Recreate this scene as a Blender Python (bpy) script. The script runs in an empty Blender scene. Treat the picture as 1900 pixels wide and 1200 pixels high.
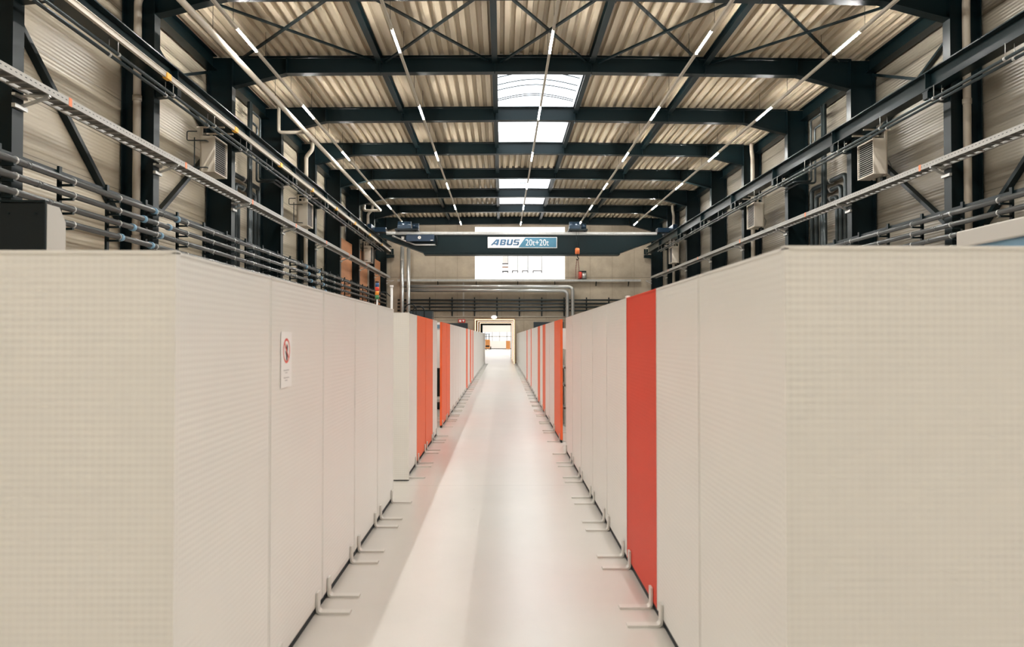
import bpy, math, random
from mathutils import Vector, Matrix
S = bpy.context.scene
COL = S.collection
random.seed(7)
CH = 1.72                                  # camera height; heights below are often written as Z(h above the lens)
def Z(h): return CH + 1.04*h + .13           # hall heights
def ZK(h): return CH + 1.022*h + .24         # crane bridge
def ZE(h): return CH + 1.02*h + .25          # end wall
def ZC(h): return CH + h                     # things read straight off the lens height
def XK(x): return 1.022*x - .047
def XE(x): return 1.019*x - .054

# ------------------------------------------------------------------ camera, sky, exposure
cd = bpy.data.cameras.new('camera'); cam = bpy.data.objects.new('camera', cd); COL.objects.link(cam)
cd.sensor_width = 36; cd.lens = 28; cd.clip_start = .05; cd.clip_end = 400
cam.location = (0, -1, CH)
cam.rotation_euler = (math.pi/2 + 27/1478, 0, -19.5/1478)
cd.dof.use_dof = True; cd.dof.focus_distance = 20.0; cd.dof.aperture_fstop = 2.9
S.camera = cam
W = bpy.data.worlds.new('overcast_sky'); S.world = W; W.use_nodes = True
W.node_tree.nodes['Background'].inputs[0].default_value = (.93, .97, 1, 1)
W.node_tree.nodes['Background'].inputs[1].default_value = 4.5
TUBE_STRENGTH = 330.0
TUBE_COLOR = (1, .978, .935)
def area_lamp(name, loc, sx, sy, watts, rot=(0, 0, 0), color=(1, .97, .93)):
    l = bpy.data.lights.new(name, 'AREA'); l.shape = 'RECTANGLE'; l.size = sx; l.size_y = sy
    l.energy = watts; l.color = color
    o = bpy.data.objects.new(name, l); o.location = loc; o.rotation_euler = rot; COL.objects.link(o); return o
for k in range(4):                          # unseen fill lamps, added to brighten the hall beyond the portal
    area_lamp('far_hall_fill', (0, 86 + 10.5*k, 6.2), 6, 1.2, 300 + 160*k)
vs = S.view_settings
S.display_settings.display_device = 'sRGB'
vs.view_transform = 'Standard'; vs.look = 'None'; vs.exposure = 0.13; vs.gamma = 1.0
vs.use_curve_mapping = False

# ------------------------------------------------------------------ materials
MATS = {}
def nodes(name):
    m = bpy.data.materials.new(name); m.use_nodes = True
    nt = m.node_tree; return m, nt, nt.nodes['Principled BSDF']
def mat(name, col, rough=.5, metal=0, noise=0, nscale=3, bump=0, bscale=20, coat=0, stretch=None):
    m, nt, b = nodes(name)
    b.inputs['Base Color'].default_value = (*col, 1); b.inputs['Roughness'].default_value = rough
    b.inputs['Metallic'].default_value = metal
    if max(col) < .04: b.inputs['Specular IOR Level'].default_value = .2
    if coat: b.inputs['Coat Weight'].default_value = coat; b.inputs['Coat Roughness'].default_value = .1
    geo = nt.nodes.new('ShaderNodeNewGeometry'); vec = geo.outputs['Position']
    if stretch:
        mp = nt.nodes.new('ShaderNodeMapping'); mp.inputs['Scale'].default_value = stretch
        nt.links.new(vec, mp.inputs[0]); vec = mp.outputs[0]
    if noise:
        n = nt.nodes.new('ShaderNodeTexNoise'); n.inputs['Scale'].default_value = nscale; n.inputs['Detail'].default_value = 5
        nt.links.new(vec, n.inputs['Vector'])
        r = nt.nodes.new('ShaderNodeMapRange'); r.inputs[3].default_value = 1-noise; r.inputs[4].default_value = 1+noise
        r.inputs[1].default_value = .25; r.inputs[2].default_value = .75
        nt.links.new(n.outputs[0], r.inputs[0])
        mx = nt.nodes.new('ShaderNodeVectorMath'); mx.operation = 'SCALE'; mx.inputs[0].default_value = col
        nt.links.new(r.outputs[0], mx.inputs['Scale']); nt.links.new(mx.outputs[0], b.inputs['Base Color'])
    if bump:
        n = nt.nodes.new('ShaderNodeTexNoise'); n.inputs['Scale'].default_value = bscale; nt.links.new(vec, n.inputs['Vector'])
        bp = nt.nodes.new('ShaderNodeBump'); bp.inputs['Strength'].default_value = bump; bp.inputs['Distance'].default_value = .01
        nt.links.new(n.outputs[0], bp.inputs['Height']); nt.links.new(bp.outputs[0], b.inputs['Normal'])
    MATS[name] = m; return m
def emit(name, col, s):
    m = bpy.data.materials.new(name); m.use_nodes = True; nt = m.node_tree; nt.nodes.clear()
    e = nt.nodes.new('ShaderNodeEmission'); e.inputs[0].default_value = (*col, 1); e.inputs[1].default_value = s
    o = nt.nodes.new('ShaderNodeOutputMaterial'); nt.links.new(e.outputs[0], o.inputs[0]); return m
def math_node(nt, op, a, b=None):
    n = nt.nodes.new('ShaderNodeMath'); n.operation = op
    for i, v in enumerate((a, b)):
        if v is None: continue
        if isinstance(v, (int, float)): n.inputs[i].default_value = v
        else: nt.links.new(v, n.inputs[i])
    return n.outputs[0]

def panel_mat(name, col, amp, rough=.34, spec=.5):
    """hollow-chamber plastic sheet with a fine embossed grid"""
    m, nt, b = nodes(name)
    geo = nt.nodes.new('ShaderNodeNewGeometry'); sp = nt.nodes.new('ShaderNodeSeparateXYZ')
    nt.links.new(geo.outputs['Position'], sp.inputs[0])
    k = 2*math.pi/.0255
    u = math_node(nt, 'ADD', sp.outputs[0], sp.outputs[1])
    su = math_node(nt, 'SINE', math_node(nt, 'MULTIPLY', u, k))
    sz = math_node(nt, 'SINE', math_node(nt, 'MULTIPLY', sp.outputs[2], k))
    h = math_node(nt, 'ADD', math_node(nt, 'MULTIPLY', su, .55), sz)
    bp = nt.nodes.new('ShaderNodeBump'); bp.inputs['Strength'].default_value = amp; bp.inputs['Distance'].default_value = .0012
    nt.links.new(h, bp.inputs['Height']); nt.links.new(bp.outputs[0], b.inputs['Normal'])
    n = nt.nodes.new('ShaderNodeTexNoise'); n.inputs['Scale'].default_value = 1.3; nt.links.new(geo.outputs['Position'], n.inputs['Vector'])
    r = nt.nodes.new('ShaderNodeMapRange'); r.inputs[3].default_value = .96; r.inputs[4].default_value = 1.04
    nt.links.new(n.outputs[0], r.inputs[0])
    mx = nt.nodes.new('ShaderNodeVectorMath'); mx.operation = 'SCALE'; mx.inputs[0].default_value = col
    nt.links.new(r.outputs[0], mx.inputs['Scale']); nt.links.new(mx.outputs[0], b.inputs['Base Color'])
    b.inputs['Roughness'].default_value = rough; b.inputs['Specular IOR Level'].default_value = spec
    return m
M_WHITE = panel_mat('panel_white', (.80, .785, .752), .22)
M_RED = panel_mat('panel_red', (.70, .052, .020), .15, .5, .25)
M_ORANGE = panel_mat('panel_orange', (.86, .135, .038), .15, .45, .3)
M_STEEL = mat('steel_dark', (.0035, .0105, .0125), .36)
M_STEELB = mat('steel_dark_gloss', (.0045, .013, .015), .30)
M_DARKPIPE = mat('pipe_dark', (.035, .048, .052), .3, .3)
M_GREYPIPE = mat('pipe_grey', (.10, .105, .105), .26, .35)
M_GALV = mat('galvanised', (.55, .55, .53), .36, .7, .12, 8)
M_GALVW = mat('galvanised_rail', (.30, .288, .262), .45, .3, .1, 9)
M_DUCT = mat('duct_silver', (.52, .53, .52), .28, .75)
M_BEIGE = mat('pvc_beige', (.47, .42, .345), .6)
M_CREAM = mat('heater_cream', (.62, .56, .47), .42)
M_BUS = mat('busbar_cream', (.47, .43, .36), .62)
M_YEL = mat('clip_yellow', (.85, .42, .03), .4)
M_OMARK = mat('marker_orange', (.8, .2, .07), .5)
M_COPPER = mat('copper_tone', (.50, .22, .10), .5, 0, .2, 1.2, stretch=(1, .4, 3))
M_BLUE = mat('crane_blue', (.007, .017, .030), .3, .2)
M_BLUE2 = mat('crane_blue_light', (.010, .026, .046), .3, .2)
M_BLUE3 = mat('crane_blue_box', (.017, .036, .068), .35, .1)
M_COUP = mat('coupling_blue', (.16, .30, .42), .45)
M_WSIGN = mat('sign_white', (.82, .78, .74), .5)
M_SBLUE = mat('sign_blue', (.05, .165, .245), .5)
M_LBLUE = mat('letter_blue', (.055, .13, .23), .5)
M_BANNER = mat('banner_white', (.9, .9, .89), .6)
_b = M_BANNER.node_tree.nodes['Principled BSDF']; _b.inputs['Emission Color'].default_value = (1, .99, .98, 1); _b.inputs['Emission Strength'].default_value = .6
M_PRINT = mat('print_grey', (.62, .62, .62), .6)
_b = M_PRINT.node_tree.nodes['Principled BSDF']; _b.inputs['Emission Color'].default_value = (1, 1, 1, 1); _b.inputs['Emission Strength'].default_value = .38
M_PRINTD = mat('print_dark', (.08, .08, .09), .6)
M_PRINTB = mat('print_brown', (.30, .16, .10), .6)
M_BLACK = mat('black_plastic', (.008, .012, .014), .45)
M_STRIP = mat('dark_strip', (.012, .017, .022), .6)
M_LGREY = mat('machine_grey', (.52, .50, .46), .45)
M_FOOT = mat('foot_grey', (.70, .68, .64), .4)
M_PAPER = mat('paper', (.9, .885, .875), .6)
M_REDS = mat('sign_red', (.62, .06, .04), .5)
M_GREYT = mat('print_text', (.45, .44, .46), .7)
M_WOOD = mat('portal_wood', (.52, .32, .17), .45, 0, .12, 2, stretch=(6, 1, 6))
M_DKDOOR = mat('door_anthracite', (.022, .034, .042), .4)
M_ORG = mat('truck_orange', (.58, .25, .075), .4)
M_BROWN = mat('carton_brown', (.22, .12, .075), .7, 0, .25, 14)
M_HOOK = mat('hook_orange', (.65, .16, .04), .45)
M_CHAIN = mat('chain_rust', (.16, .06, .04), .5, .3)
M_CABLE = mat('cable_grey', (.10, .10, .095), .6)
M_TUBE = emit('led_tube', TUBE_COLOR, TUBE_STRENGTH)
M_WARM = emit('warm_led', (1, .74, .47), 3.0)
M_LAMPW = emit('emergency_lamp', (1, .97, .9), 1.3)
M_SRED = mat('beacon_red', (.75, .05, .03), .3); M_SORG = mat('beacon_orange', (.85, .3, .03), .3)
M_SGRN = mat('beacon_green', (.06, .25, .10), .3); M_SBLU = mat('beacon_blue', (.05, .14, .33), .3)

def deck_mat():
    m, nt, b = nodes('roof_deck')
    b.inputs['Roughness'].default_value = .38
    geo = nt.nodes.new('ShaderNodeNewGeometry'); mp = nt.nodes.new('ShaderNodeMapping'); mp.inputs['Scale'].default_value = (5, .25, 1)
    nt.links.new(geo.outputs['Position'], mp.inputs[0])
    n = nt.nodes.new('ShaderNodeTexNoise'); n.inputs['Scale'].default_value = 1.2; n.inputs['Detail'].default_value = 4
    nt.links.new(mp.outputs[0], n.inputs['Vector'])
    r = nt.nodes.new('ShaderNodeValToRGB')
    r.color_ramp.elements[0].position = .3; r.color_ramp.elements[0].color = (.43, .36, .255, 1)
    r.color_ramp.elements[1].position = .7; r.color_ramp.elements[1].color = (.51, .435, .32, 1)
    nt.links.new(n.outputs[0], r.inputs[0]); nt.links.new(r.outputs[0], b.inputs['Base Color'])
    return m
M_DECK = deck_mat()
def wall_mat(name, col, seam=1.0):
    """sandwich panels: fine horizontal ribs and a joint every metre"""
    m, nt, b = nodes(name)
    b.inputs['Roughness'].default_value = .38
    geo = nt.nodes.new('ShaderNodeNewGeometry'); sp = nt.nodes.new('ShaderNodeSeparateXYZ'); nt.links.new(geo.outputs['Position'], sp.inputs[0])
    rib = math_node(nt, 'SINE', math_node(nt, 'MULTIPLY', sp.outputs[2], 2*math.pi/.075))
    bp = nt.nodes.new('ShaderNodeBump'); bp.inputs['Strength'].default_value = .5; bp.inputs['Distance'].default_value = .004
    nt.links.new(rib, bp.inputs['Height']); nt.links.new(bp.outputs[0], b.inputs['Normal'])
    fr = math_node(nt, 'FRACT', math_node(nt, 'MULTIPLY', sp.outputs[2], 1/seam))
    ln = math_node(nt, 'LESS_THAN', fr, .018)
    k = math_node(nt, 'SUBTRACT', 1, math_node(nt, 'MULTIPLY', ln, .55))
    mx = nt.nodes.new('ShaderNodeVectorMath'); mx.operation = 'SCALE'; mx.inputs[0].default_value = col
    nt.links.new(k, mx.inputs['Scale']); nt.links.new(mx.outputs[0], b.inputs['Base Color'])
    return m
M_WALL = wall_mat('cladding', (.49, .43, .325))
M_WALLR = wall_mat('cladding_dimmed', (.22, .195, .152))  # same cladding, its colour darkened for the weaker light on this wall
def concrete_mat():
    m, nt, b = nodes('fair_faced_concrete')
    b.inputs['Roughness'].default_value = .7
    geo = nt.nodes.new('ShaderNodeNewGeometry'); sp = nt.nodes.new('ShaderNodeSeparateXYZ'); nt.links.new(geo.outputs['Position'], sp.inputs[0])
    n = nt.nodes.new('ShaderNodeTexNoise'); n.inputs['Scale'].default_value = .9; n.inputs['Detail'].default_value = 8; n.inputs['Roughness'].default_value = .65
    nt.links.new(geo.outputs['Position'], n.inputs['Vector'])
    r = nt.nodes.new('ShaderNodeMapRange'); r.inputs[1].default_value = .3; r.inputs[2].default_value = .7; r.inputs[3].default_value = .78; r.inputs[4].default_value = 1.15
    nt.links.new(n.outputs[0], r.inputs[0])
    l1 = math_node(nt, 'LESS_THAN', math_node(nt, 'FRACT', math_node(nt, 'MULTIPLY', sp.outputs[0], 1/1.5)), .02)
    l2 = math_node(nt, 'LESS_THAN', math_node(nt, 'FRACT', math_node(nt, 'MULTIPLY', sp.outputs[2], 1/2.9)), .02)
    ln = math_node(nt, 'MAXIMUM', l1, l2)
    k = math_node(nt, 'MULTIPLY', r.outputs[0], math_node(nt, 'SUBTRACT', 1, math_node(nt, 'MULTIPLY', ln, .3)))
    mx = nt.nodes.new('ShaderNodeVectorMath'); mx.operation = 'SCALE'; mx.inputs[0].default_value = (.40, .335, .25)
    nt.links.new(k, mx.inputs['Scale']); nt.links.new(mx.outputs[0], b.inputs['Base Color'])
    return m
M_CONC = concrete_mat()
def floor_mat():
    m, nt, b = nodes('polished_floor')
    geo = nt.nodes.new('ShaderNodeNewGeometry'); sp = nt.nodes.new('ShaderNodeSeparateXYZ'); nt.links.new(geo.outputs['Position'], sp.inputs[0])
    n = nt.nodes.new('ShaderNodeTexNoise'); n.inputs['Scale'].default_value = 1.1; n.inputs['Detail'].default_value = 7; n.inputs['Roughness'].default_value = .6
    nt.links.new(geo.outputs['Position'], n.inputs['Vector'])
    r = nt.nodes.new('ShaderNodeMapRange'); r.inputs[1].default_value = .3; r.inputs[2].default_value = .7; r.inputs[3].default_value = .965; r.inputs[4].default_value = 1.03
    nt.links.new(n.outputs[0], r.inputs[0])
    yy = math_node(nt, 'ADD', sp.outputs[1], 3.75)
    ln = math_node(nt, 'LESS_THAN', math_node(nt, 'FRACT', math_node(nt, 'MULTIPLY', yy, 1/6.04)), .0016)
    k = math_node(nt, 'MULTIPLY', r.outputs[0], math_node(nt, 'SUBTRACT', 1, math_node(nt, 'MULTIPLY', ln, .35)))
    mx = nt.nodes.new('ShaderNodeVectorMath'); mx.operation = 'SCALE'; mx.inputs[0].default_value = (.64, .612, .57)
    nt.links.new(k, mx.inputs['Scale']); nt.links.new(mx.outputs[0], b.inputs['Base Color'])
    n2 = nt.nodes.new('ShaderNodeTexNoise'); n2.inputs['Scale'].default_value = 2.5; n2.inputs['Detail'].default_value = 6
    nt.links.new(geo.outputs['Position'], n2.inputs['Vector'])
    r2 = nt.nodes.new('ShaderNodeMapRange'); r2.inputs[3].default_value = .262; r2.inputs[4].default_value = .31; b.inputs['Specular IOR Level'].default_value = .5
    nt.links.new(n2.outputs[0], r2.inputs[0]); nt.links.new(r2.outputs[0], b.inputs['Roughness'])
    return m
M_FLOOR = floor_mat()
def glazing_mat(name, ct, cp):
    m = bpy.data.materials.new(name); m.use_nodes = True; nt = m.node_tree; nt.nodes.clear()
    t = nt.nodes.new('ShaderNodeBsdfTranslucent'); t.inputs[0].default_value = (*ct, 1)
    p = nt.nodes.new('ShaderNodeBsdfTransparent'); p.inputs[0].default_value = (*cp, 1)
    mx = nt.nodes.new('ShaderNodeMixShader'); mx.inputs[0].default_value = .5
    o = nt.nodes.new('ShaderNodeOutputMaterial')
    nt.links.new(t.outputs[0], mx.inputs[1]); nt.links.new(p.outputs[0], mx.inputs[2]); nt.links.new(mx.outputs[0], o.inputs[0]); return m
M_GLAZE = glazing_mat('translucent_glazing', (.9, .93, .95), (.95, .97, 1))
M_GLAZE2 = glazing_mat('frosted_gate_glazing', (.7, .7, .7), (.42, .42, .42))

# ------------------------------------------------------------------ mesh builder
class MB:
    def __init__(s): s.v = []; s.f = []; s.sm = []
    def poly(s, pts, smooth=False):
        b = len(s.v); s.v += [tuple(p) for p in pts]; s.f.append(tuple(range(b, b+len(pts)))); s.sm.append(smooth); return s
    def box(s, x0, x1, y0, y1, z0, z1):
        b = len(s.v)
        s.v += [(x0,y0,z0),(x1,y0,z0),(x1,y1,z0),(x0,y1,z0),(x0,y0,z1),(x1,y0,z1),(x1,y1,z1),(x0,y1,z1)]
        for q in ((3,2,1,0),(4,5,6,7),(0,1,5,4),(1,2,6,5),(2,3,7,6),(3,0,4,7)): s.f.append(tuple(b+i for i in q)); s.sm.append(False)
        return s
    def prism(s, pts, a0, a1, axis='y'):
        """polygon in the plane across axis, extruded a0..a1"""
        def mk(p, a):
            if axis == 'y': return (p[0], a, p[1])
            if axis == 'x': return (a, p[0], p[1])
            return (p[0], p[1], a)
        n = len(pts); b = len(s.v)
        s.v += [mk(p, a0) for p in pts] + [mk(p, a1) for p in pts]
        s.f.append(tuple(range(b, b+n))); s.f.append(tuple(range(b+2*n-1, b+n-1, -1))); s.sm += [False, False]
        for i in range(n):
            j = (i+1) % n; s.f.append((b+i, b+n+i, b+n+j, b+j)); s.sm.append(False)
        return s
    def bar(s, p, q, w, h):
        """rectangular bar from p to q"""
        p, q = Vector(p), Vector(q); d = (q-p).normalized()
        up = Vector((0,0,1)) if abs(d.z) < .95 else Vector((0,1,0))
        r = d.cross(up).normalized(); u = r.cross(d)
        b = len(s.v)
        for c in (p, q):
            for i, j in ((-1,-1),(1,-1),(1,1),(-1,1)): s.v.append(tuple(c + r*(i*w/2) + u*(j*h/2)))
        for qd in ((0,1,2,3),(7,6,5,4),(0,4,5,1),(1,5,6,2),(2,6,7,3),(3,7,4,0)): s.f.append(tuple(b+i for i in qd)); s.sm.append(False)
        return s
    def tube(s, pts, r, seg=12, bend=0, caps=True):
        pts = [Vector(p) for p in pts]
        if bend and len(pts) > 2:
            out = [pts[0]]
            for i in range(1, len(pts)-1):
                a, b, c = pts[i-1], pts[i], pts[i+1]
                da, dc = (a-b), (c-b); k = min(bend, da.length*.49, dc.length*.49)
                p0, p1 = b + da.normalized()*k, b + dc.normalized()*k
                for t in range(7):
                    t /= 6; out.append(p0*(1-t)**2 + b*2*t*(1-t) + p1*t*t)
            out.append(pts[-1]); pts = out
        n = len(pts); ds = []
        for i in range(n):
            a = pts[max(i-1, 0)]; c = pts[min(i+1, n-1)]; ds.append((c-a).normalized())
        up = Vector((0,0,1)) if abs(ds[0].z) < .9 else Vector((1,0,0))
        u = (up - ds[0]*up.dot(ds[0])).normalized(); b0 = len(s.v)
        for i in range(n):
            u = (u - ds[i]*u.dot(ds[i])).normalized(); w = ds[i].cross(u)
            for k in range(seg):
                a = 2*math.pi*k/seg; s.v.append(tuple(pts[i] + u*(math.cos(a)*r) + w*(math.sin(a)*r)))
        for i in range(n-1):
            for k in range(seg):
                k2 = (k+1) % seg; s.f.append((b0+i*seg+k, b0+i*seg+k2, b0+(i+1)*seg+k2, b0+(i+1)*seg+k)); s.sm.append(True)
        if caps:
            s.f.append(tuple(b0+seg-1-k for k in range(seg))); s.f.append(tuple(b0+(n-1)*seg+k for k in range(seg))); s.sm += [False, False]
        return s
    def build(s, name, m, parent=None, label=None, kind=None, bevel=0):
        me = bpy.data.meshes.new(name)
        off = Vector(parent_world(parent)) if parent else Vector()
        me.from_pydata([tuple(Vector(v)-off) for v in s.v], [], s.f)
        me.polygons.foreach_set('use_smooth', s.sm); me.materials.append(m); me.update()
        o = bpy.data.objects.new(name, me); COL.objects.link(o)
        if parent: o.parent = parent
        if label: o['label'] = label
        if kind: o['kind'] = kind
        if bevel:
            bv = o.modifiers.new('bevel', 'BEVEL'); bv.width = bevel; bv.segments = 2; bv.limit_method = 'ANGLE'
        return o
def parent_world(o):
    v = Vector()
    while o: v += o.location; o = o.parent
    return v
def thing(name, label, cat, loc=(0,0,0), group=None):
    o = bpy.data.objects.new(name, None); COL.objects.link(o); o.empty_display_size = .2
    o.location = loc; tag(o, label, cat, group); return o
def tag(o, label, cat, group=None):
    o['label'] = label; o['category'] = cat; o['kind'] = 'thing'
    if group: o['group'] = group
    return o
def struct(mb, name, m): return mb.build(name, m, kind='structure')
ORD = ['first','second','third','fourth','fifth','sixth','seventh','eighth','ninth','tenth','eleventh','twelfth','thirteenth','fourteenth','fifteenth','sixteenth','seventeenth','eighteenth','nineteenth','twentieth']

# ------------------------------------------------------------------ hall dimensions
XC = 1.20                                  # hall centre line
XLI, XLO, XRI, XRO = -7.72, -8.44, 10.11, 10.83
YF = {i: 16.85 + 5.1*i for i in range(-1, 8)}   # portal frames
Y0, YE = -9.0, 52.9
ZD = Z(7.65)                               # underside of the roof deck at the eaves
def rz(x): return .08*(1 - abs(x-XC)/9)
SKX = (XC-1.40, XC+1.40)
SKY_BAYS = (1, 2, 4, 5)

# ------------------------------------------------------------------ setting
struct(MB().box(-9, 11.5, Y0-.5, 126, -.2, 0), 'floor', M_FLOOR)
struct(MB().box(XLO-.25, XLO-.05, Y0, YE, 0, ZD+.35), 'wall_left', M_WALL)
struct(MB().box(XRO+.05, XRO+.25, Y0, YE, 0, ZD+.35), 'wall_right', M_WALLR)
struct(MB().box(XLO-.25, XRO+.25, Y0-.2, Y0, 0, ZD+.35), 'wall_front', M_WALL)
PX0, PX1, PZ = -1.84, .92, ZC(1.30)         # portal opening in the concrete end wall
mb = MB(); mb.box(XLO-.25, PX0, YE, YE+.3, 0, ZD+.4); mb.box(PX1, XRO+.25, YE, YE+.3, 0, ZD+.4); mb.box(PX0, PX1, YE, YE+.3, PZ, ZD+.4)
struct(mb, 'wall_back', M_CONC)
# trapezoidal deck
def deck_strip(mb, xa, xb, ya, yb):
    P = .29; prof = [(0, 0), (.135, 0), (.165, .11), (.26, .11), (.29, 0)]
    pts = []
    n = max(1, round((xb-xa)/P)); s = (xb-xa)/(n*P)
    for k in range(n):
        for px, pz in prof[:-1]:
            x = xa + (k*P + px)*s; pts.append((x, ZD + rz(x) + pz))
    pts.append((xb, ZD + rz(xb)))
    for (x0, z0), (x1, z1) in zip(pts, pts[1:]):
        mb.poly([(x0, ya, z0), (x0, yb, z0), (x1, yb, z1), (x1, ya, z1)])
mb = MB()
segs = [(Y0, YF[1], False)] + [(YF[i], YF[i+1], i in SKY_BAYS) for i in range(1, 7)] + [(YF[7], YE+.2, False)]
for ya, yb, sk in segs:
    if sk:
        deck_strip(mb, XLO-.2, SKX[0], ya, yb); deck_strip(mb, SKX[1], XRO+.2, ya, yb)
    else:
        for xa, xb in ((XLO-.2, SKX[0]), SKX, (SKX[1], XRO+.2)): deck_strip(mb, xa, xb, ya, yb)
struct(mb, 'ceiling', M_DECK)
# roof lights
for n, i in enumerate(SKY_BAYS):
    ya, yb = YF[i]+.15, YF[i+1]-.15; zt = ZD+.5
    mb = MB()
    mb.box(SKX[0]-.02, SKX[0]+.02, ya-.2, yb+.2, ZD, zt); mb.box(SKX[1]-.02, SKX[1]+.02, ya-.2, yb+.2, ZD, zt)
    if i-1 not in SKY_BAYS: mb.box(SKX[0], SKX[1], ya-.17, ya-.13, ZD+.068, zt)
    if i+1 not in SKY_BAYS: mb.box(SKX[0], SKX[1], yb+.13, yb+.17, ZD+.068, zt)
    w = struct(mb, 'window_%d' % (n+1), M_WSIGN)
    g = MB(); N = 10
    prof = [(SKX[0]+(SKX[1]-SKX[0])*k/N, zt + .22*math.sin(math.pi*k/N)) for k in range(N+1)]
    for a, b in zip(prof, prof[1:]): g.poly([(a[0], ya-.2, a[1]), (b[0], ya-.2, b[1]), (b[0], yb+.2, b[1]), (a[0], yb+.2, a[1])], True)
    g.build('glazing', M_GLAZE, w)
    for t in ((.12, .2, .29, .36, .44, .5, .62, .78, .9) if n == 0 else (.05, .09) if n == 1 else (.3,)):
        y = ya + (yb-ya)*t
        b = MB()
        for a, c in zip(prof, prof[1:]): b.bar((a[0], y, a[1]-.03), (c[0], y, c[1]-.03), .02, .03)
        b.build('glazing_bar', M_STEEL, w)

# portal through the end wall and the hall beyond
def portal_frame(name, y0, y1, x0, x1, zt, t, m):
    mb = MB(); mb.box(x0, x0+t, y0, y1, 0, zt); mb.box(x1-t, x1, y0, y1, 0, zt); mb.box(x0+t, x1-t, y0, y1, zt-t, zt); return mb
tn = struct(portal_frame('t', YE-.1, YE+13.2, PX0, PX1, PZ, .05, M_WOOD), 'trim_1', M_WOOD)
for n in range(3):
    y = YE - .12 + 5.9*n
    fr = struct(portal_frame('f', y, y+.16, PX0+.051, PX1-.051, PZ-.051, .07, M_WOOD), 'trim_%d' % (n+2), M_WOOD)
    st = MB(); x0, x1, zt = PX0+.055, PX1-.055, PZ-.055
    st.box(x0, x0+.03, y-.02, y-.002, 0, zt); st.box(x1-.03, x1, y-.02, y-.002, 0, zt); st.box(x0, x1, y-.02, y-.002, zt-.03, zt)
    st.build('light_strip', M_WARM, fr)
YB = YE + 13.3
struct(portal_frame('d', YB, YB+.3, -1.80, 1.0, ZC(1.28), .2, M_STEEL), 'trim_5', M_STEEL)
mb = MB(); mb.box(-9, -1.81, YB, YB+.2, 0, 6.5); mb.box(1.01, 11.5, YB, YB+.2, 0, 6.5); mb.box(-1.81, 1.01, YB, YB+.2, ZC(1.29), 6.5)
struct(mb, 'wall_beyond', M_WSIGN)
YG = 124
struct(MB().box(-9, -8.8, YB, YG, 0, 6.5), 'wall_far_left', M_WSIGN)
struct(MB().box(11.3, 11.5, YB, YG, 0, 6.5), 'wall_far_right', M_WSIGN)
struct(MB().box(-9, 11.5, YB, YG+.2, 6.5, 6.7), 'ceiling_beyond', M_WSIGN)
GX0, GX1 = -4.9, 4.3; GA, GB = ZC(-.44), ZC(.95)
mb = MB(); mb.box(-9, GX0, YG, YG+.2, 0, 6.5); mb.box(GX1, 11.5, YG, YG+.2, 0, 6.5); mb.box(GX0, GX1, YG, YG+.2, 5.2, 6.5)
struct(mb, 'wall_far_end', M_WSIGN)
mb = MB(); mb.box(GX0, GX1, YG-.1, YG, .1, GA); mb.box(GX0, GX1, YG-.1, YG, GB, 5.2)
gate = struct(mb, 'door_1', M_WSIGN)
b = MB()
for k in range(9):
    x = GX0 + (GX1-GX0)*k/8; b.box(x-.05, x+.05, YG-.12, YG-.02, GA, GB)
b.box(GX0, GX1, YG-.12, YG-.02, (GA+GB)/2-.06, (GA+GB)/2+.06); b.build('window_frame', M_LGREY, gate)
MB().box(GX0, GX1, YG-.06, YG-.05, GA, GB).build('glazing', M_GLAZE2, gate)
MB().box(GX0, GX1, YG-.14, YG, 0, .1).build('bottom_seal', M_BLACK, gate)
# dark doors in the end wall
for n, (x0, x1, zt) in enumerate(((-4.6, -2.28, ZE(.74)), (2.17, 4.2, ZE(.82)))):
    d = struct(MB().box(x0, x1, YE-.06, YE, 0, zt), 'door_%d' % (n+2), M_DKDOOR)
    MB().box(x1-.2, x1-.17, YE-.12, YE-.06, 1.0, 1.15).build('door_handle', M_GALV, d)

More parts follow.
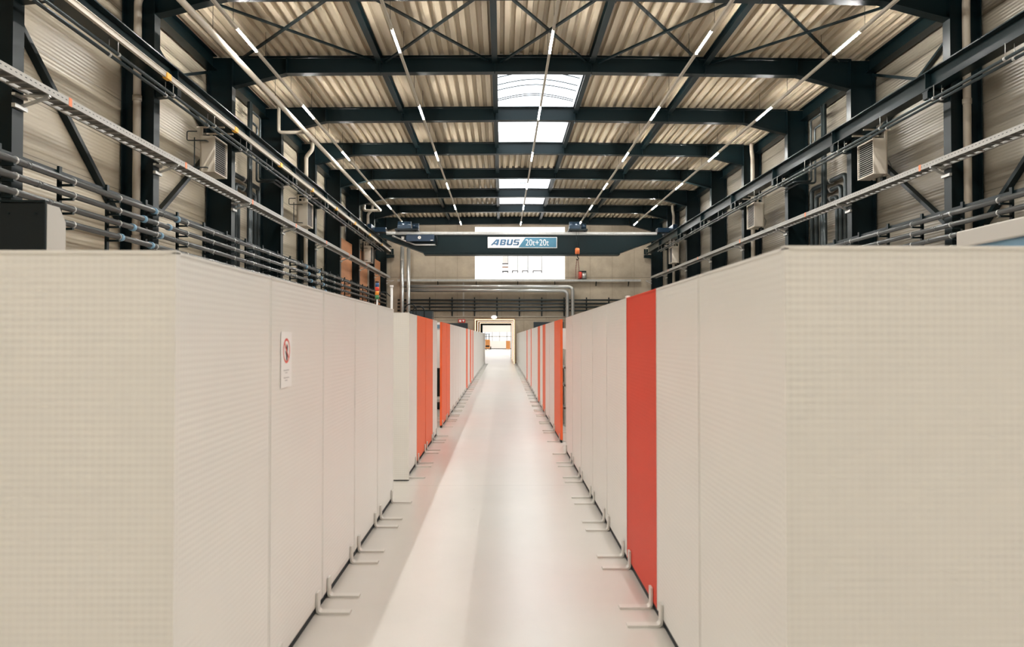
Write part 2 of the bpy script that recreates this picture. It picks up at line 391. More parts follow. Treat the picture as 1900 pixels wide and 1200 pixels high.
# ------------------------------------------------------------------ steel frames
FL = {7: 'standing against the concrete end wall', 6: 'just behind the crane bridge', 5: 'first in front of the crane bridge',
      4: 'second in front of the crane bridge', 3: 'third in front of the crane bridge',
      2: 'under the middle of the large roof light', 1: 'under the near edge of the large roof light', 0: 'whose haunches meet the top edge of the view',
      -1: 'whose column stands beside the black cabinet'}
for i, Y in YF.items():
    t = thing('portal_frame', 'dark steel portal frame ' + FL[i], 'steel frame', (XC, Y, 0), 'steel portal frames of the hall')
    zk, zb = Z(6.82), Z(7.2)
    for xo, xi in ((XLO, XLI), (XRO, XRI)):
        a, b = min(xo, xi), max(xo, xi)
        m = MB(); m.box(a+.025, b-.025, Y-.01, Y+.01, 0, ZD-.01)
        m.box(a, a+.025, Y-.15, Y+.15, 0, ZD-.01); m.box(b-.025, b, Y-.15, Y+.15, 0, ZD-.01)
        for z in (zk, Z(5.25)): m.box(a+.025, b-.025, Y+.01, Y+.14, z-.012, z+.012)
        m.build('column', M_STEEL, t)
        # console that carries the crane runway
        s = 1 if xi < XC else -1; xe = xi + s*.5
        m = MB(); m.prism([(xi, Z(5.03)), (xe, Z(5.08)), (xe, Z(5.235)), (xi, Z(5.235))], Y-.1, Y+.1)
        m.box(min(xi, xe), max(xi, xe), Y-.15, Y+.15, Z(5.235), Z(5.256)); m.build('console', M_STEEL, t)
    bot = [(XLI, zk), (-6.19, zb), (XC, zb+.08), (8.59, zb), (XRI, zk)]
    top = [(XRI, ZD-.012), (XC, ZD+.068), (XLI, ZD-.012)]
    m = MB(); m.prism([(x, z+.02) for x, z in bot] + [(x, z-.02) for x, z in top], Y-.01, Y+.01)
    for pl, dz in ((bot, 0), (top, 0)):
        for p, q in zip(pl, pl[1:]): m.bar((p[0], Y, p[1]), (q[0], Y, q[1]), .28, .024)
    for x in (-6.19, XC-4.7, SKX[0], SKX[1], XC+4.7, 8.59): m.box(x-.008, x+.008, Y-.13, Y+.13, zb, ZD-.03)
    m.build('rafter', M_STEEL, t)

def segmented(name, label, x0, x1, z0, z1, flange=True):
    t = thing(name, label, 'purlin', ((x0+x1)/2, YF[-1], z0), 'roof purlins between the frames')
    for i in range(-1, 7):
        a, b = YF[i]+.15, YF[i+1]-.15; c = (x0+x1)/2; m = MB()
        m.box(c-.008, c+.008, a, b, z0+.012, z1-.012); m.box(x0, x1, a, b, z0, z0+.012); m.box(x0, x1, a, b, z1-.012, z1)
        m.build('segment', M_STEEL, t)
for x, l in ((XC-4.7, 'dark roof purlin between the two light rows on the notice side'), (SKX[0], 'dark roof purlin along the notice-side edge of the roof lights'),
             (SKX[1], 'dark roof purlin along the roof light edge on the red-panel side'), (XC+4.7, 'dark roof purlin between the two light rows on the red-panel side')):
    segmented('roof_purlin', l, x-.08, x+.08, ZD+rz(x)-.24, ZD+rz(x)-.015)
segmented('eaves_beam', 'dark eaves beam on top of the wall above the notice row', XLO+.03, XLO+.3, ZD-.42, ZD-.015)
segmented('eaves_beam', 'dark eaves beam on top of the wall on the red-panel side', XRO-.3, XRO-.03, ZD-.42, ZD-.015)

# roof cross braces in the bay before the roof light
FX = [XLI+.1, XC-4.62, SKX[0]+.1, SKX[1]+.1, XC+4.78, XRI-.1]
BL = ['over the outer light row on the notice side', 'over the second light row from the notice side', 'over the middle light row',
      'over the second light row from the red-panel wall', 'over the outer light row on the red-panel side']
for k in range(5):
    a, b = FX[k]+.08, FX[k+1]-.28; z = ZD - .12
    t = thing('roof_brace', 'crossed dark steel roof brace ' + BL[k], 'brace', ((a+b)/2, 19.5, z), 'crossed roof braces')
    MB().bar((a, YF[0]+.2, z), (b, YF[1]-.2, z), .07, .05).build('brace_bar', M_STEEL, t)
    MB().bar((b, YF[0]+.2, z-.052), (a, YF[1]-.2, z-.052), .07, .05).build('brace_bar', M_STEEL, t)
# wall braces
for s, xw, side in ((1, XLO+.03, 'notice-side wall'), (-1, XRO-.03, 'red-panel wall')):
    for p, q, l in (((12.3, 5.55), (16.6, 2.35), 'falling towards the cable rack'), ((21.7, 4.85), (17.2, 1.95), 'rising below the first fan heater')):
        tag(MB().bar((xw, p[0], Z(p[1])), (xw, q[0], Z(q[1])), .14, .10).build('wall_brace', M_STEEL), 'diagonal steel brace on the %s, %s' % (side, l), 'brace', 'diagonal wall braces')
    t = thing('wall_brace', 'crossed thin steel brace high on the %s above the crane rail' % side, 'brace', (xw, 19.5, Z(6.4)), 'crossed upper wall braces')
    MB().bar((xw, 17.1, Z(7.14)), (xw, 21.6, Z(5.5)), .11, .07).build('brace_bar', M_STEEL, t)
    MB().bar((xw+s*.115, 21.6, Z(7.14)), (xw+s*.115, 17.1, Z(5.5)), .11, .07).build('brace_bar', M_STEEL, t)

# ------------------------------------------------------------------ light rows
RL = ['outermost on the notice side', 'second in from the notice side', 'along the middle under the roof lights', 'second in from the red-panel wall', 'outermost along the red-panel wall']
for k, dx in enumerate((-7.45, -3.8, 0.03, 3.8, 7.35)):
    x = XC + dx; z = Z(6.9)
    t = thing('light_row', 'suspended white trunking row of slim tube lights, ' + RL[k], 'light', (x, 22, z), 'rows of ceiling lights')
    starts = [-7.05 + 6.2*j for j in range(10)]
    prev = Y0 + .05
    for y in starts:
        if y - prev > .1: MB().box(x-.03, x+.03, prev, y-.005, z-.03, z+.045).build('trunking', M_BUS, t)
        MB().box(x-.03, x+.03, y, y+1.5, z+.012, z+.045).build('trunking', M_BUS, t)
        MB().box(x-.019, x+.019, y, y+1.5, z-.024, z+.011).build('led_tube', M_TUBE, t)
        prev = y + 1.505
    for y in [YF[i]+.65+2.55*j for i in range(-1, 7) for j in (0, 1)]:
        MB().tube([(x, y, z+.045), (x, y, ZD+rz(x)+.02)], .006, 5).build('hanger_wire', M_STEEL, t)

# ------------------------------------------------------------------ crane runway, conductor rail, service pipes
for s, xi, side in ((1, -7.24, 'notice side'), (-1, 9.60, 'red-panel side')):
    xo = xi - s*.3; a, b = min(xi, xo), max(xi, xo); c = (a+b)/2
    t = thing('crane_runway', 'long dark crane runway girder along the %s' % side, 'girder', (c, 30, Z(5.3)), 'crane runway girders')
    m = MB(); ya, yb = 3.0, 51.6
    m.box(a, b, ya, yb, Z(5.26), Z(5.29)); m.box(a, b, ya, yb, Z(5.645), Z(5.67)); m.box(c-.008, c+.008, ya, yb, Z(5.29), Z(5.645))
    m.build('girder', M_STEELB, t)
    MB().box(c-.03, c+.03, ya, yb, Z(5.67), Z(5.72)).build('rail', M_GALV, t)
    for i, Y in YF.items():
        m = MB(); m.box(a+.01, c-.008, Y-.01, Y+.01, Z(5.29), Z(5.645)); m.box(c+.008, b-.01, Y-.01, Y+.01, Z(5.29), Z(5.645)); m.build('stiffener', M_STEELB, t)
    for j, xp in enumerate((xi - s*.1, xi + s*.07) if s == 1 else (xi - .04 + .18, xi - .04)):
        z = Z(4.97); yb2 = 47.5
        pos = 'nearer the crane rail edge' if j == 1 else 'tucked nearer the wall'
        t = thing('service_pipe', 'thin dark pipe under the crane girder on the %s, %s' % (side, pos), 'pipe', (xp, 25, z), 'thin pipes under the crane girders')
        MB().tube([(xp, 3, z), (xp, yb2, z)], .033, 10).build('tube', M_DARKPIPE, t)
        for q in range(15):
            y = 11.4 + 2.5*q
            if y > yb2: break
            MB().tube([(xp, y-.03, z), (xp, y+.03, z)], .042, 10).build('clamp', M_GALV, t)
            MB().tube([(xp, y, z+.04), (xp, y, Z(5.255))], .009, 6).build('hanger_rod', M_GALV, t)
xb, zb_ = -7.06, Z(5.18)
t = thing('conductor_rail', 'cream conductor rail with yellow clips below the crane girder', 'rail', (xb, 25, zb_))
m = MB(); m.box(xb-.03, xb+.03, 3, 49.6, zb_-.045, zb_+.045); m.box(xb-.045, xb+.045, 3, 49.6, zb_+.045, zb_+.06); m.build('rail', M_BUS, t)
for q in range(8):
    y = 15.7 + 4.3*q
    MB().box(xb-.05, xb+.05, y, y+.22, zb_-.06, zb_+.064).build('joint_clip', M_YEL, t)
for q in range(20):
    y = 9 + 2.05*q
    MB().box(xb-.175, xb+.01, y, y+.04, zb_+.061, zb_+.085).build('bracket', M_GALV, t)
MB().box(xb-.06, xb+.06, 49.6, 49.9, zb_-.1, zb_+.08).build('end_box', M_BLACK, t)

# ------------------------------------------------------------------ cable ladders
for s, xi, side in ((1, -7.24, 'notice side'), (-1, 9.74, 'red-panel side')):
    xo = xi - s*.36
    t = thing('cable_ladder', 'galvanised cable ladder with perforated rails running along the %s' % side, 'cable tray', (xi, 30, Z(3.62)), 'cable ladders along the walls')
    for x in (xi, xo):
        d = -s if x == xi else s
        m = MB(); m.box(x-.004, x+.004, 4, 50.9, Z(3.62), Z(3.735)); m.box(min(x, x+d*.025), max(x, x+d*.025), 4, 50.9, Z(3.62), Z(3.626)); m.box(min(x, x+d*.02), max(x, x+d*.02), 4, 50.9, Z(3.730), Z(3.735))
        m.build('side_rail', M_GALVW, t)
    # the dark slots punched in the rail that faces the hall
    m = MB()
    for q in range(330):
        y = 10 + .125*q
        m.box(xi+s*.0042, xi+s*.0052, y, y+.05, Z(3.68), Z(3.692))
    m.build('perforation', M_BLACK, t, kind='stuff')
    a, b = sorted((xi - s*.03, xo + s*.03))
    for q in range(100): MB().box(a, b, 10+.3*q, 10.05+.3*q, Z(3.628), Z(3.648)).build('rung', M_GALVW, t)
    m = MB()
    for q in range(36): m.box(a, b, 40+.3*q, 40.05+.3*q, Z(3.628), Z(3.648))
    m.build('far_rungs', M_GALVW, t, kind='stuff')
    m = MB(); m.box(a+.05, b-.05, 4, 50.8, Z(3.65), Z(3.68)); m.build('cable_bundle', M_CABLE, t)
    for i, Y in YF.items():
        xc = XLI if s == 1 else XRI
        m = MB(); m.bar((xc+s*.03, Y+.05, Z(3.44)), (xi-s*.02, Y+.05, Z(3.585)), .05, .04); m.box(min(xc+s*.002, xi), max(xc+s*.002, xi), Y+.02, Y+.08, Z(3.59), Z(3.615))
        m.box(min(xc+s*.002, xc+s*.06), max(xc+s*.002, xc+s*.06), Y-.17, Y+.17, Z(3.38), Z(3.44)); m.box(min(xc+s*.002, xc+s*.06), max(xc+s*.002, xc+s*.06), Y-.17, Y+.17, Z(3.56), Z(3.6))
        m.build('support_arm', M_GALV, t)
    for q in range(7):
        y = (12.35 if s == 1 else 17.3) + (4.9 if s == 1 else 7)*q
        if y < 50: MB().box(xi+s*.0055-.002, xi+s*.0055+.004, y, y+.09, Z(3.61), Z(3.745)).build('joint_marker', M_OMARK, t)

# ------------------------------------------------------------------ pipe racks along the walls
PHZ = (2.50, 2.265, 2.03, 1.775)
for s, xp, xc, side in ((1, -7.48, XLI, 'notice side'), (-1, 9.87, XRI, 'red-panel side')):
    x1 = xc + s*.03
    t = thing('pipe_rack', 'black pipe rack of posts and arms on a rail along the %s' % side, 'rack', (x1, 30, Z(1.4)), 'wall pipe racks')
    MB().box(min(xc+s*.004, xc+s*.07), max(xc+s*.004, xc+s*.07), 5, 51, Z(2.57), Z(2.66)).build('rail', M_STEEL, t)
    for q in range(25):
        y = 9.46 + 1.667*q
        p = MB().box(min(xc+s*.072, xc+s*.115), max(xc+s*.072, xc+s*.115), y-.045, y+.045, Z(1.35), Z(2.72)).build('post', M_STEEL, t)
        for h in PHZ: MB().box(min(xc+s*.115, xp+s*.1), max(xc+s*.115, xp+s*.1), y-.03, y+.03, Z(h)-.115, Z(h)-.08).build('arm', M_STEEL, p)
    nm = ['topmost', 'second from top', 'third from top', 'lowest']
    for j, h in enumerate(PHZ):
        y1 = 50.8
        t = thing('supply_pipe', 'thick grey supply pipe along the %s wall rack, %s' % (side, nm[j]), 'pipe', (xp, 25, Z(h)), 'grey supply pipes on the wall racks')
        MB().tube([(xp, 5, Z(h)), (xp, y1, Z(h))], .056, 14).build('tube', M_GREYPIPE, t)
        for q in range(1, 17):
            y = 9.46 + 1.667*q + .16
            MB().tube([(xp, y-.02, Z(h)), (xp, y+.02, Z(h))], .064, 14).build('clamp', M_GALV, t)
        for y in ((16.2 - .5*j, 17.4 - .45*j, 29.5 + .4*j, 31.6+.4*j) if s == 1 else (12.4, 24.5)):
            MB().tube([(xp, y-.05, Z(h)), (xp, y+.05, Z(h))], .076, 14).build('coupling', M_COUP if s == 1 else M_GREYPIPE, t)
        for q in range(8):
            y = 11.6 + 5*q + .3*j
            MB().tube([(xp, y-.06, Z(h)), (xp, y+.06, Z(h))], .061, 14).build('sleeve', M_GREYPIPE, t)

# ------------------------------------------------------------------ riser pipes between the second and third columns
for s, xw, side in ((1, XLO+.12, 'notice side'), (-1, XRO-.12, 'red-panel side')):
    for j, (ya, yb, h, l) in enumerate(((23.55, 26.25, 4.78, 'tallest loop'), (23.9, 25.85, 4.50, 'middle loop'), (24.2, 25.45, 4.22, 'smallest loop'))):
        t = thing('riser_pipe', 'dark bent riser pipe on the %s wall, %s of three' % (side, l), 'pipe', (xw, ya, 0), 'looped riser pipes')
        MB().tube([(xw, ya, 0), (xw, ya, Z(h)), (xw, yb, Z(h)), (xw, yb, 0)], .076 - .004*j, 12, bend=.16).build('tube', M_DARKPIPE, t)
        MB().tube([(xw, 24.6, Z(h)), (xw, 24.66, Z(h))], .1, 12).build('clamp', M_GALV, t)
    xs = xw + s*.16
    tag(MB().tube([(xs, 24.75, .0), (xs, 24.75, ZD-.45)], .06, 12).build('riser_pipe', M_DARKPIPE),
        'straight thick dark riser rising past the crane girder on the %s' % side, 'pipe', 'straight riser pipes')
    t = thing('riser_pipe', 'straight thin dark riser with two bent branches past the crane girder on the %s' % side, 'pipe', (xs, 24.95, 0), 'straight riser pipes')
    MB().tube([(xs, 24.95, 0), (xs, 24.95, ZD-.45)], .045, 12).build('tube', M_DARKPIPE, t)
    for j, (ya, h) in enumerate(((25.9, 7.0), (25.55, 6.65))):
        zz = Z(5.0-.12*j)
        MB().tube([(xs, 24.98, Z(h)), (xs, ya, Z(h)), (xs, ya, zz), (xs+s*.55, ya, zz), (xs+s*.55, 26.75, zz)], .035, 10, bend=.1).build('branch', M_DARKPIPE, t)

# ------------------------------------------------------------------ downpipes
for s, side in ((1, 'notice-side wall'), (-1, 'red-panel wall')):
    for Y, l in ((YF[0], 'nearest the first heater, largest of three'), (YF[3], 'middle of three'), (YF[6], 'beside the crane bridge')):
        x = -8.10 if s == 1 else 10.49; y = Y - .13
        t = thing('downpipe', 'beige downpipe in a column recess of the %s, %s' % (side, l.replace('nearest the first heater, ', '')), 'pipe', (x, y, 0), 'beige downpipes')
        MB().tube([(x, y, .1), (x, y, Z(7.1)), (x+(.3 if s == 1 else -.1), y-.2, Z(7.35)), (x+(.3 if s == 1 else -.1), y-.2, ZD-.02)], .085, 14, bend=.1).build('tube', M_BEIGE, t)
        for h in (2.0, 5.0): MB().tube([(x, y, Z(h)-.06), (x, y, Z(h)+.06)], .098, 14).build('sleeve', M_BEIGE, t)
x, z = -6.72, Z(6.68)
t = thing('drain_pipe', 'long beige roof drain pipe slung under the rafters on the notice side', 'pipe', (x, 25, z))
MB().tube([(x, 6, z), (x, 43.2, z), (x-.9, 43.2, z), (x-.9, 43.2, z+.42)], .075, 14, bend=.12).build('tube', M_BEIGE, t)
MB().tube([(x, 26.4, z), (x-.95, 26.4, z), (x-.95, 26.4, ZD-.02)], .06, 12, bend=.12).build('branch', M_BEIGE, t)
for q in range(-1, 5): MB().tube([(x, YF[q]+.65, z+.07), (x, YF[q]+.65, ZD+rz(x)+.02)], .006, 5).build('hanger_wire', M_STEEL, t)

# ------------------------------------------------------------------ fan heaters
for s, xf, side in ((1, -7.55, 'notice side'), (-1, 9.90, 'red-panel side')):
    for Y, l in ((20, 'largest of three'), (30, 'middle of three'), (45, 'beside the crane bridge')):
        t = thing('fan_heater', 'beige fan heater hanging from struts on the %s, %s' % (side, l), 'heater', (xf, Y, Z(4.08)), 'beige fan heaters')
        z0, z1 = Z(4.08), Z(5.0); xb = xf - s*.36; a, b = min(xf, xb), max(xf, xb); L = .95
        xg = xf + s*.001
        m = MB(); m.box(a, b, Y, Y+.035, z0, z1); m.box(a, b, Y+L-.035, Y+L, z0, z1); m.box(a, b, Y+.035, Y+L-.035, z0, z0+.035); m.box(a, b, Y+.035, Y+L-.035, z1-.035, z1)
        xk = xf - s*.06; m.box(min(xb, xk), max(xb, xk), Y+.035, Y+L-.035, z0+.035, z1-.035); m.build('casing', M_CREAM, t, bevel=.006)
        m = MB(); MB().box(min(xk, xk+s*.004), max(xk, xk+s*.004), Y+.04, Y+L-.04, z0+.04, z1-.04).build('core', M_BLACK, t)
        for q in range(15):
            zz = z0 + .07 + .056*q
            m.prism([(xf-s*.045, zz+.02), (xf-s*.004, zz-.008), (xf-s*.004, zz), (xf-s*.045, zz+.028)], Y+.036, Y+L-.036)
        m.build('grille', M_LGREY, t)
        for y in (Y+.12, Y+.8):
            m = MB(); xs = xb - s*.035; m.box(xs-.03, xs+.03, y-.03, y+.03, z0-.02, Z(5.225)); m.box(min(xs-s*.12, xf+s*.2), max(xs-s*.12, xf+s*.2), y-.035, y+.035, Z(5.225), Z(5.258)); m.build('strut', M_CREAM, t)
        xq = xb - s*.12
        if s == 1:
            MB().tube([(xf-s*.18, Y-.001, z1-.16), (xf-s*.18, Y-.14, z1-.16), (xq-s*.2, Y-.14, z1-.16), (xq-s*.2, Y-.14, z1+.08), (xq+s*.06, Y-.14, z1+.08)], .016, 8, bend=.05).build('feed_pipe', M_DARKPIPE, t)
            MB().tube([(xf-s*.18, Y-.001, z0+.1), (xf-s*.18, Y-.1, z0+.1), (xq-.02, Y-.1, z0+.1), (xq-.02, Y-.1, Z(4.93))], .016, 8, bend=.05).build('return_pipe', M_DARKPIPE, t)
        else:
            MB().tube([(xs, Y-.02, z0+.35), (xs+.05, Y-.08, z0+.2), (xs, Y-.03, z0-.02)], .008, 6, bend=.05).build('cable', M_BLACK, t)
        MB().box(xs-.05, xs+.05, Y+.2, Y+.35, z0-.12, z0-.03).build('terminal_box', M_STEEL, t)

# copper coloured boxes standing in the last bays along the notice-side wall
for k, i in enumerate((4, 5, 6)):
    tag(MB().box(XLO-.049, XLO+.34, YF[i]+.16, min(YF[i+1], 52.4)-(.26 if i == 5 else .16), 0, Z(4.75)).build('wall_field', M_COPPER),
        'copper-coloured field on the notice-side wall, %s' % ('widest in view', 'between the copper fields', 'hidden most by the crane end')[k], 'cladding', 'copper-coloured wall fields')

# ------------------------------------------------------------------ partition panels
def foot_mb(px, py, nx, ny, reach, both=True):
    """bent flat bar: upright against the board, sole on the floor; (nx,ny) points into the passage"""
    tx, ty = -ny, nx; w = .032
    m = MB(); t = .014; h = .135
    for sg in ((1, -1) if both else (1,)):
        a = .0195
        prof = [(a, h), (a+t, h)]
        for k in range(5):
            th = math.pi/2*k/4; prof.append((a+t+.02*(1-math.cos(th)), t+.02*(1-math.sin(th))))
        prof += [(a+reach, t), (a+reach, 0), (a+.03, 0)]
        for k in range(1, 5):
            th = math.pi/2*k/4; prof.append((a+.03-.03*math.sin(th), .03-.03*math.cos(th)))
        n = len(prof); b = len(m.v)
        for e in (-w, w):
            for d, z in prof: m.v.append((px + nx*sg*d + tx*e, py + ny*sg*d + ty*e, z))
        m.f.append(tuple(range(b, b+n))); m.f.append(tuple(range(b+2*n-1, b+n-1, -1))); m.sm += [False, False]
        for i in range(n):
            j = (i+1) % n; m.f.append((b+i, b+n+i, b+n+j, b+j)); m.sm.append(False)
    return m
def panel(p0, p1, color, label, feet=None, detail=True):
    (x0, y0), (x1, y1) = p0, p1; y0 -= 1; y1 -= 1      # distances are from the lens, which stands at y = -1
    L = math.hypot(x1-x0, y1-y0); dx, dy = (x1-x0)/L, (y1-y0)/L; nx, ny = dy, -dx
    if (abs(nx) > .5 and nx*x0 > 0): nx, ny = -nx, -ny       # towards the passage
    if abs(ny) > .5 and ny > 0: nx, ny = -nx, -ny
    t = thing('divider_screen', label, 'partition', (x0, y0, 0), GROUPS[color])
    m = {'w': M_WHITE, 'r': M_RED, 'o': M_ORANGE}[color]
    def slab(mb, a, b, th, z0, z1):
        pts = []
        for k, e in ((a, -1), (b, -1), (b, 1), (a, 1)): pts.append((x0+dx*k+nx*e*th, y0+dy*k+ny*e*th))
        mb.prism(pts, z0, z1, 'z')
    g = .006; zb = .014 if feet else .045
    mb = MB(); slab(mb, g+.014, L-g-.014, .0165, zb, 2.016); mb.build('board', m, t)
    if detail:
        for a, b in ((g, g+.014), (L-g-.014, L-g)):
            mb = MB(); slab(mb, a, b, .019, zb, 2.021); mb.build('edge_profile', m, t)
        mb = MB(); slab(mb, g, L-g, .019, 2.016, 2.028); mb.build('top_profile', m, t)
    else:
        mb = MB(); slab(mb, g, L-g, .0175, 2.016, 2.028); mb.build('top_profile', m, t)
    mb = MB(); slab(mb, g, L-g, .012, .003, zb); mb.build('floor_strip', M_STRIP, t)  # dark strip between board and floor
    for d in (feet or (.16, L-.16)):
        foot_mb(x0+dx*d, y0+dy*d, nx, ny, .21).build('foot', M_FOOT, t)
    return t
GROUPS = {'w': 'white partition panels', 'r': 'red partition panels', 'o': 'orange partition panels'}
def xl(y): return -1.16 + .001*y
def xr(y): return .955 + .0012*y
NAME = {'w': 'off-white', 'o': 'orange', 'r': 'red'}
# row with the notice
runs_l = [  # distances of the board edges from the lens, colour, anchor phrase
    ([2.85, 4.01, 5.19, 6.30, 7.45, 8.53], 'w', 'before the side opening'),
    ([9.68, 10.85], 'w', 'between the side opening and the large orange pair'),
    ([10.85, 12.1, 13.3], 'o', 'of the large pair'),
    ([13.3, 14.2], 'w', 'between the large orange pair and the narrow gap'),
    ([15.3, 16.65, 17.7], 'o', 'of the pair behind the narrow gap'),
    ([17.7 + (25.6-17.7)*k/7 for k in range(8)], 'w', 'past the second orange pair'),
    ([25.6, 26.8], 'o', ''), ([26.8, 27.7, 28.6], 'w', 'past the first single orange one'),
    ([28.6, 29.9], 'o', ''), ([29.9, 31.0], 'w', ''), ([31.0, 32.0], 'o', ''),
    ([32.0 + (53.2-32)*k/19 for k in range(20)], 'w', 'past the last orange one')]
single_l = {25.6: 'first single orange partition panel of the notice row, past a long white run', 28.6: 'second single orange partition panel of the notice row, two white ones after the first',
            31.0: 'last orange partition panel of the notice row', 29.9: 'off-white partition panel between the last two orange ones of the notice row'}
first_l = {2.85: 'off-white partition panel at the open near end of the notice row', 4.01: 'off-white partition panel with the paper notice taped on'}
for ys, c, anchor in runs_l:
    n = len(ys)-1
    for k in range(n):
        a, b = ys[k], ys[k+1]
        if a in single_l: lab = single_l[a]
        elif a in first_l: lab = first_l[a]
        elif a < 9: lab = 'off-white partition panel, %s after the paper notice, before the side opening' % ORD[k-2]
        elif c == 'o': lab = 'orange partition panel of the notice row, %s %s' % (('nearer one', 'farther one')[k], anchor)
        elif n == 1: lab = 'off-white partition panel of the notice row ' + anchor
        else: lab = 'off-white partition panel of the notice row, %s %s' % (ORD[k], anchor)
        pt = panel((xl(a)-.018, a), (xl(b)-.018, b), c, lab, detail=a < 22)
# facing row
runs_r = [
    ([2.68, 3.87, 4.94], 'w', 'before the big red one'), ([4.94, 6.12], 'r', ''),
    ([6.12, 7.30, 8.44, 9.68, 10.85, 11.99], 'w', 'after the big red one'),
    ([13.1, 14.64], 'o', ''), ([14.64, 16.17, 17.7], 'w', 'after the first orange one'), ([17.7, 18.9], 'o', ''), ([18.9, 20.2], 'w', ''), ([20.2, 21.5], 'o', ''),
    ([21.5 + (26.2-21.5)*k/4 for k in range(5)], 'w', 'after the third orange one'), ([26.2, 26.9], 'o', ''), ([26.9, 28.1, 29.3, 30.5], 'w', 'after the narrow orange one'),
    ([30.5, 31.6], 'o', ''), ([31.6 + (53.2-31.6)*k/19 for k in range(20)], 'w', 'after the last orange one')]
single_r = {4.94: 'big red partition panel, the only red one on that side', 13.1: 'orange partition panel beside the gap showing cartons', 17.7: 'second orange partition panel of the red-panel row',
            18.9: 'off-white partition panel between two orange ones in the red-panel row', 20.2: 'third orange partition panel of the red-panel row',
            26.2: 'narrow orange partition panel, fourth orange in the red-panel row', 30.5: 'last orange partition panel of the red-panel row',
            2.68: 'off-white partition panel at the open near end of the red-panel row', 3.87: 'off-white partition panel directly before the big red one'}
for ys, c, anchor in runs_r:
    for k in range(len(ys)-1):
        a, b = ys[k], ys[k+1]
        lab = single_r.get(a) or 'off-white partition panel, %s %s in the red-panel row' % (ORD[k] if k < 20 else 'twentieth', anchor)
        panel((xr(a)+.018, a), (xr(b)+.018, b), c, lab, detail=a < 22)
# boards set across the rows
panel((-1.137, 2.826), (-2.28, 2.826), 'w', 'off-white partition panel set crosswise at the near end of the notice row', feet=(.40, .95))
panel((.938, 2.656), (2.08, 2.656), 'w', 'off-white partition panel set crosswise at the near end of the red row', feet=(.40, .95))
panel((-1.11, 9.655), (-2.25, 9.655), 'w', 'off-white partition panel set crosswise in the side opening of the notice row', feet=(.40, .95))
panel((1.04, 30.45), (2.14, 30.45), 'w', 'off-white partition panel set crosswise behind the red-panel row', feet=(.40, .9), detail=False)

# the notice on the second board
nx = xl(4.29) + .0015; NY = 3.29
t = thing('paper_notice', 'white paper notice with red no-touching symbol taped to the partition', 'notice', (nx, NY, ZC(-.28)))
def on_wall(mb, pts, x): mb.poly([(x, y, z) for y, z in pts])
MB().box(nx, nx+.0012, NY-.105, NY+.105, ZC(-.264), ZC(.033)).build('sheet', M_PAPER, t)
m = MB(); R, r, cy, cz = .067, .054, NY, ZC(-.068); N = 40; xx = nx + .0018
for k in range(N):
    a0, a1 = 2*math.pi*k/N, 2*math.pi*(k+1)/N
    on_wall(m, [(cy+R*math.cos(a0), cz+R*math.sin(a0)), (cy+R*math.cos(a1), cz+R*math.sin(a1)), (cy+r*math.cos(a1), cz+r*math.sin(a1)), (cy+r*math.cos(a0), cz+r*math.sin(a0))], xx)
q = .7071
on_wall(m, [(cy+(-.055*q-.006*q), cz+.055*q-.006*q), (cy+(-.055*q+.006*q), cz+.055*q+.006*q), (cy+.055*q+.006*q, cz-.055*q+.006*q), (cy+.055*q-.006*q, cz-.055*q-.006*q)], xx+.0006)
m.build('prohibition_ring', M_SRED, t)
m = MB()
def capsule(m, y0, z0, y1, z1, w):
    d = Vector((y1-y0, z1-z0)).normalized(); n = Vector((-d.y, d.x))*w
    pts = []
    for (cy_, cz_), s0 in (((y1, z1), 0), ((y0, z0), math.pi)):
        for k in range(7):
            a = -math.pi/2 + math.pi*k/6 + s0; v = d*math.cos(a)*w + n*math.sin(a)
            pts.append((cy_+v.x, cz_+v.y))
    on_wall(m, pts, xx)
capsule(m, cy+.004, cz-.04, cy+.006, cz-.012, .014)
for dy_, l in ((-.012, .028), (-.003, .04), (.006, .044), (.015, .034)): capsule(m, cy+.004+dy_*.7, cz-.01, cy+.006+dy_, cz-.01+l, .0038)
capsule(m, cy-.006, cz-.025, cy-.022, cz-.004, .0042)
m.build('hand_symbol', M_BLACK, t)
for z, w in ((-.172, .055), (-.186, .024), (-.212, .052), (-.226, .026)):
    m = MB()
    yy = NY-w
    while yy < NY+w-.004:
        l = random.uniform(.007, .013); m.box(nx+.0012, nx+.0018, yy, min(yy+l, NY+w), ZC(z)-.0022, ZC(z)+.0022); yy += l+.003
    m.build('text_line', M_GREYT, t)
# small white clip at the red board
tag(MB().box(.958, .988, 5.09, 5.15, 2.0285, 2.045).build('panel_clip', M_PAPER, bevel=.004), 'small white clip on top between the red and white panels', 'clip')

# ------------------------------------------------------------------ crane bridge
YC = 45.0; yf = YC-.3
t = thing('crane_bridge', 'dark overhead travelling crane bridge with a blue and white sign', 'crane', (XC, YC, ZK(4.5)))
pts = [(-6.8, ZK(5.60)), (-6.8, ZK(5.42)), (-4.45, ZK(4.58)), (6.8, ZK(4.58)), (9.15, ZK(5.42)), (9.15, ZK(5.60))]
MB().prism(pts, yf, YC+.3).build('girder', M_STEELB, t)
m = MB()
for p, q in zip(pts[1:5], pts[2:5]): m.bar((p[0], YC, p[1]-.02), (q[0], YC, q[1]-.02), .84, .04)
m.box(-4.45, 6.8, yf-.1, YC+.4, ZK(4.44), ZK(4.58)); m.build('bottom_flange', M_STEELB, t)
m = MB(); m.box(-6.6, 8.95, yf-.12, yf+.02, ZK(5.60), ZK(5.72)); m.box(-6.6, 8.95, yf-.06, YC+.3, ZK(5.56), ZK(5.602)); m.build('top_rail', M_GALV, t)
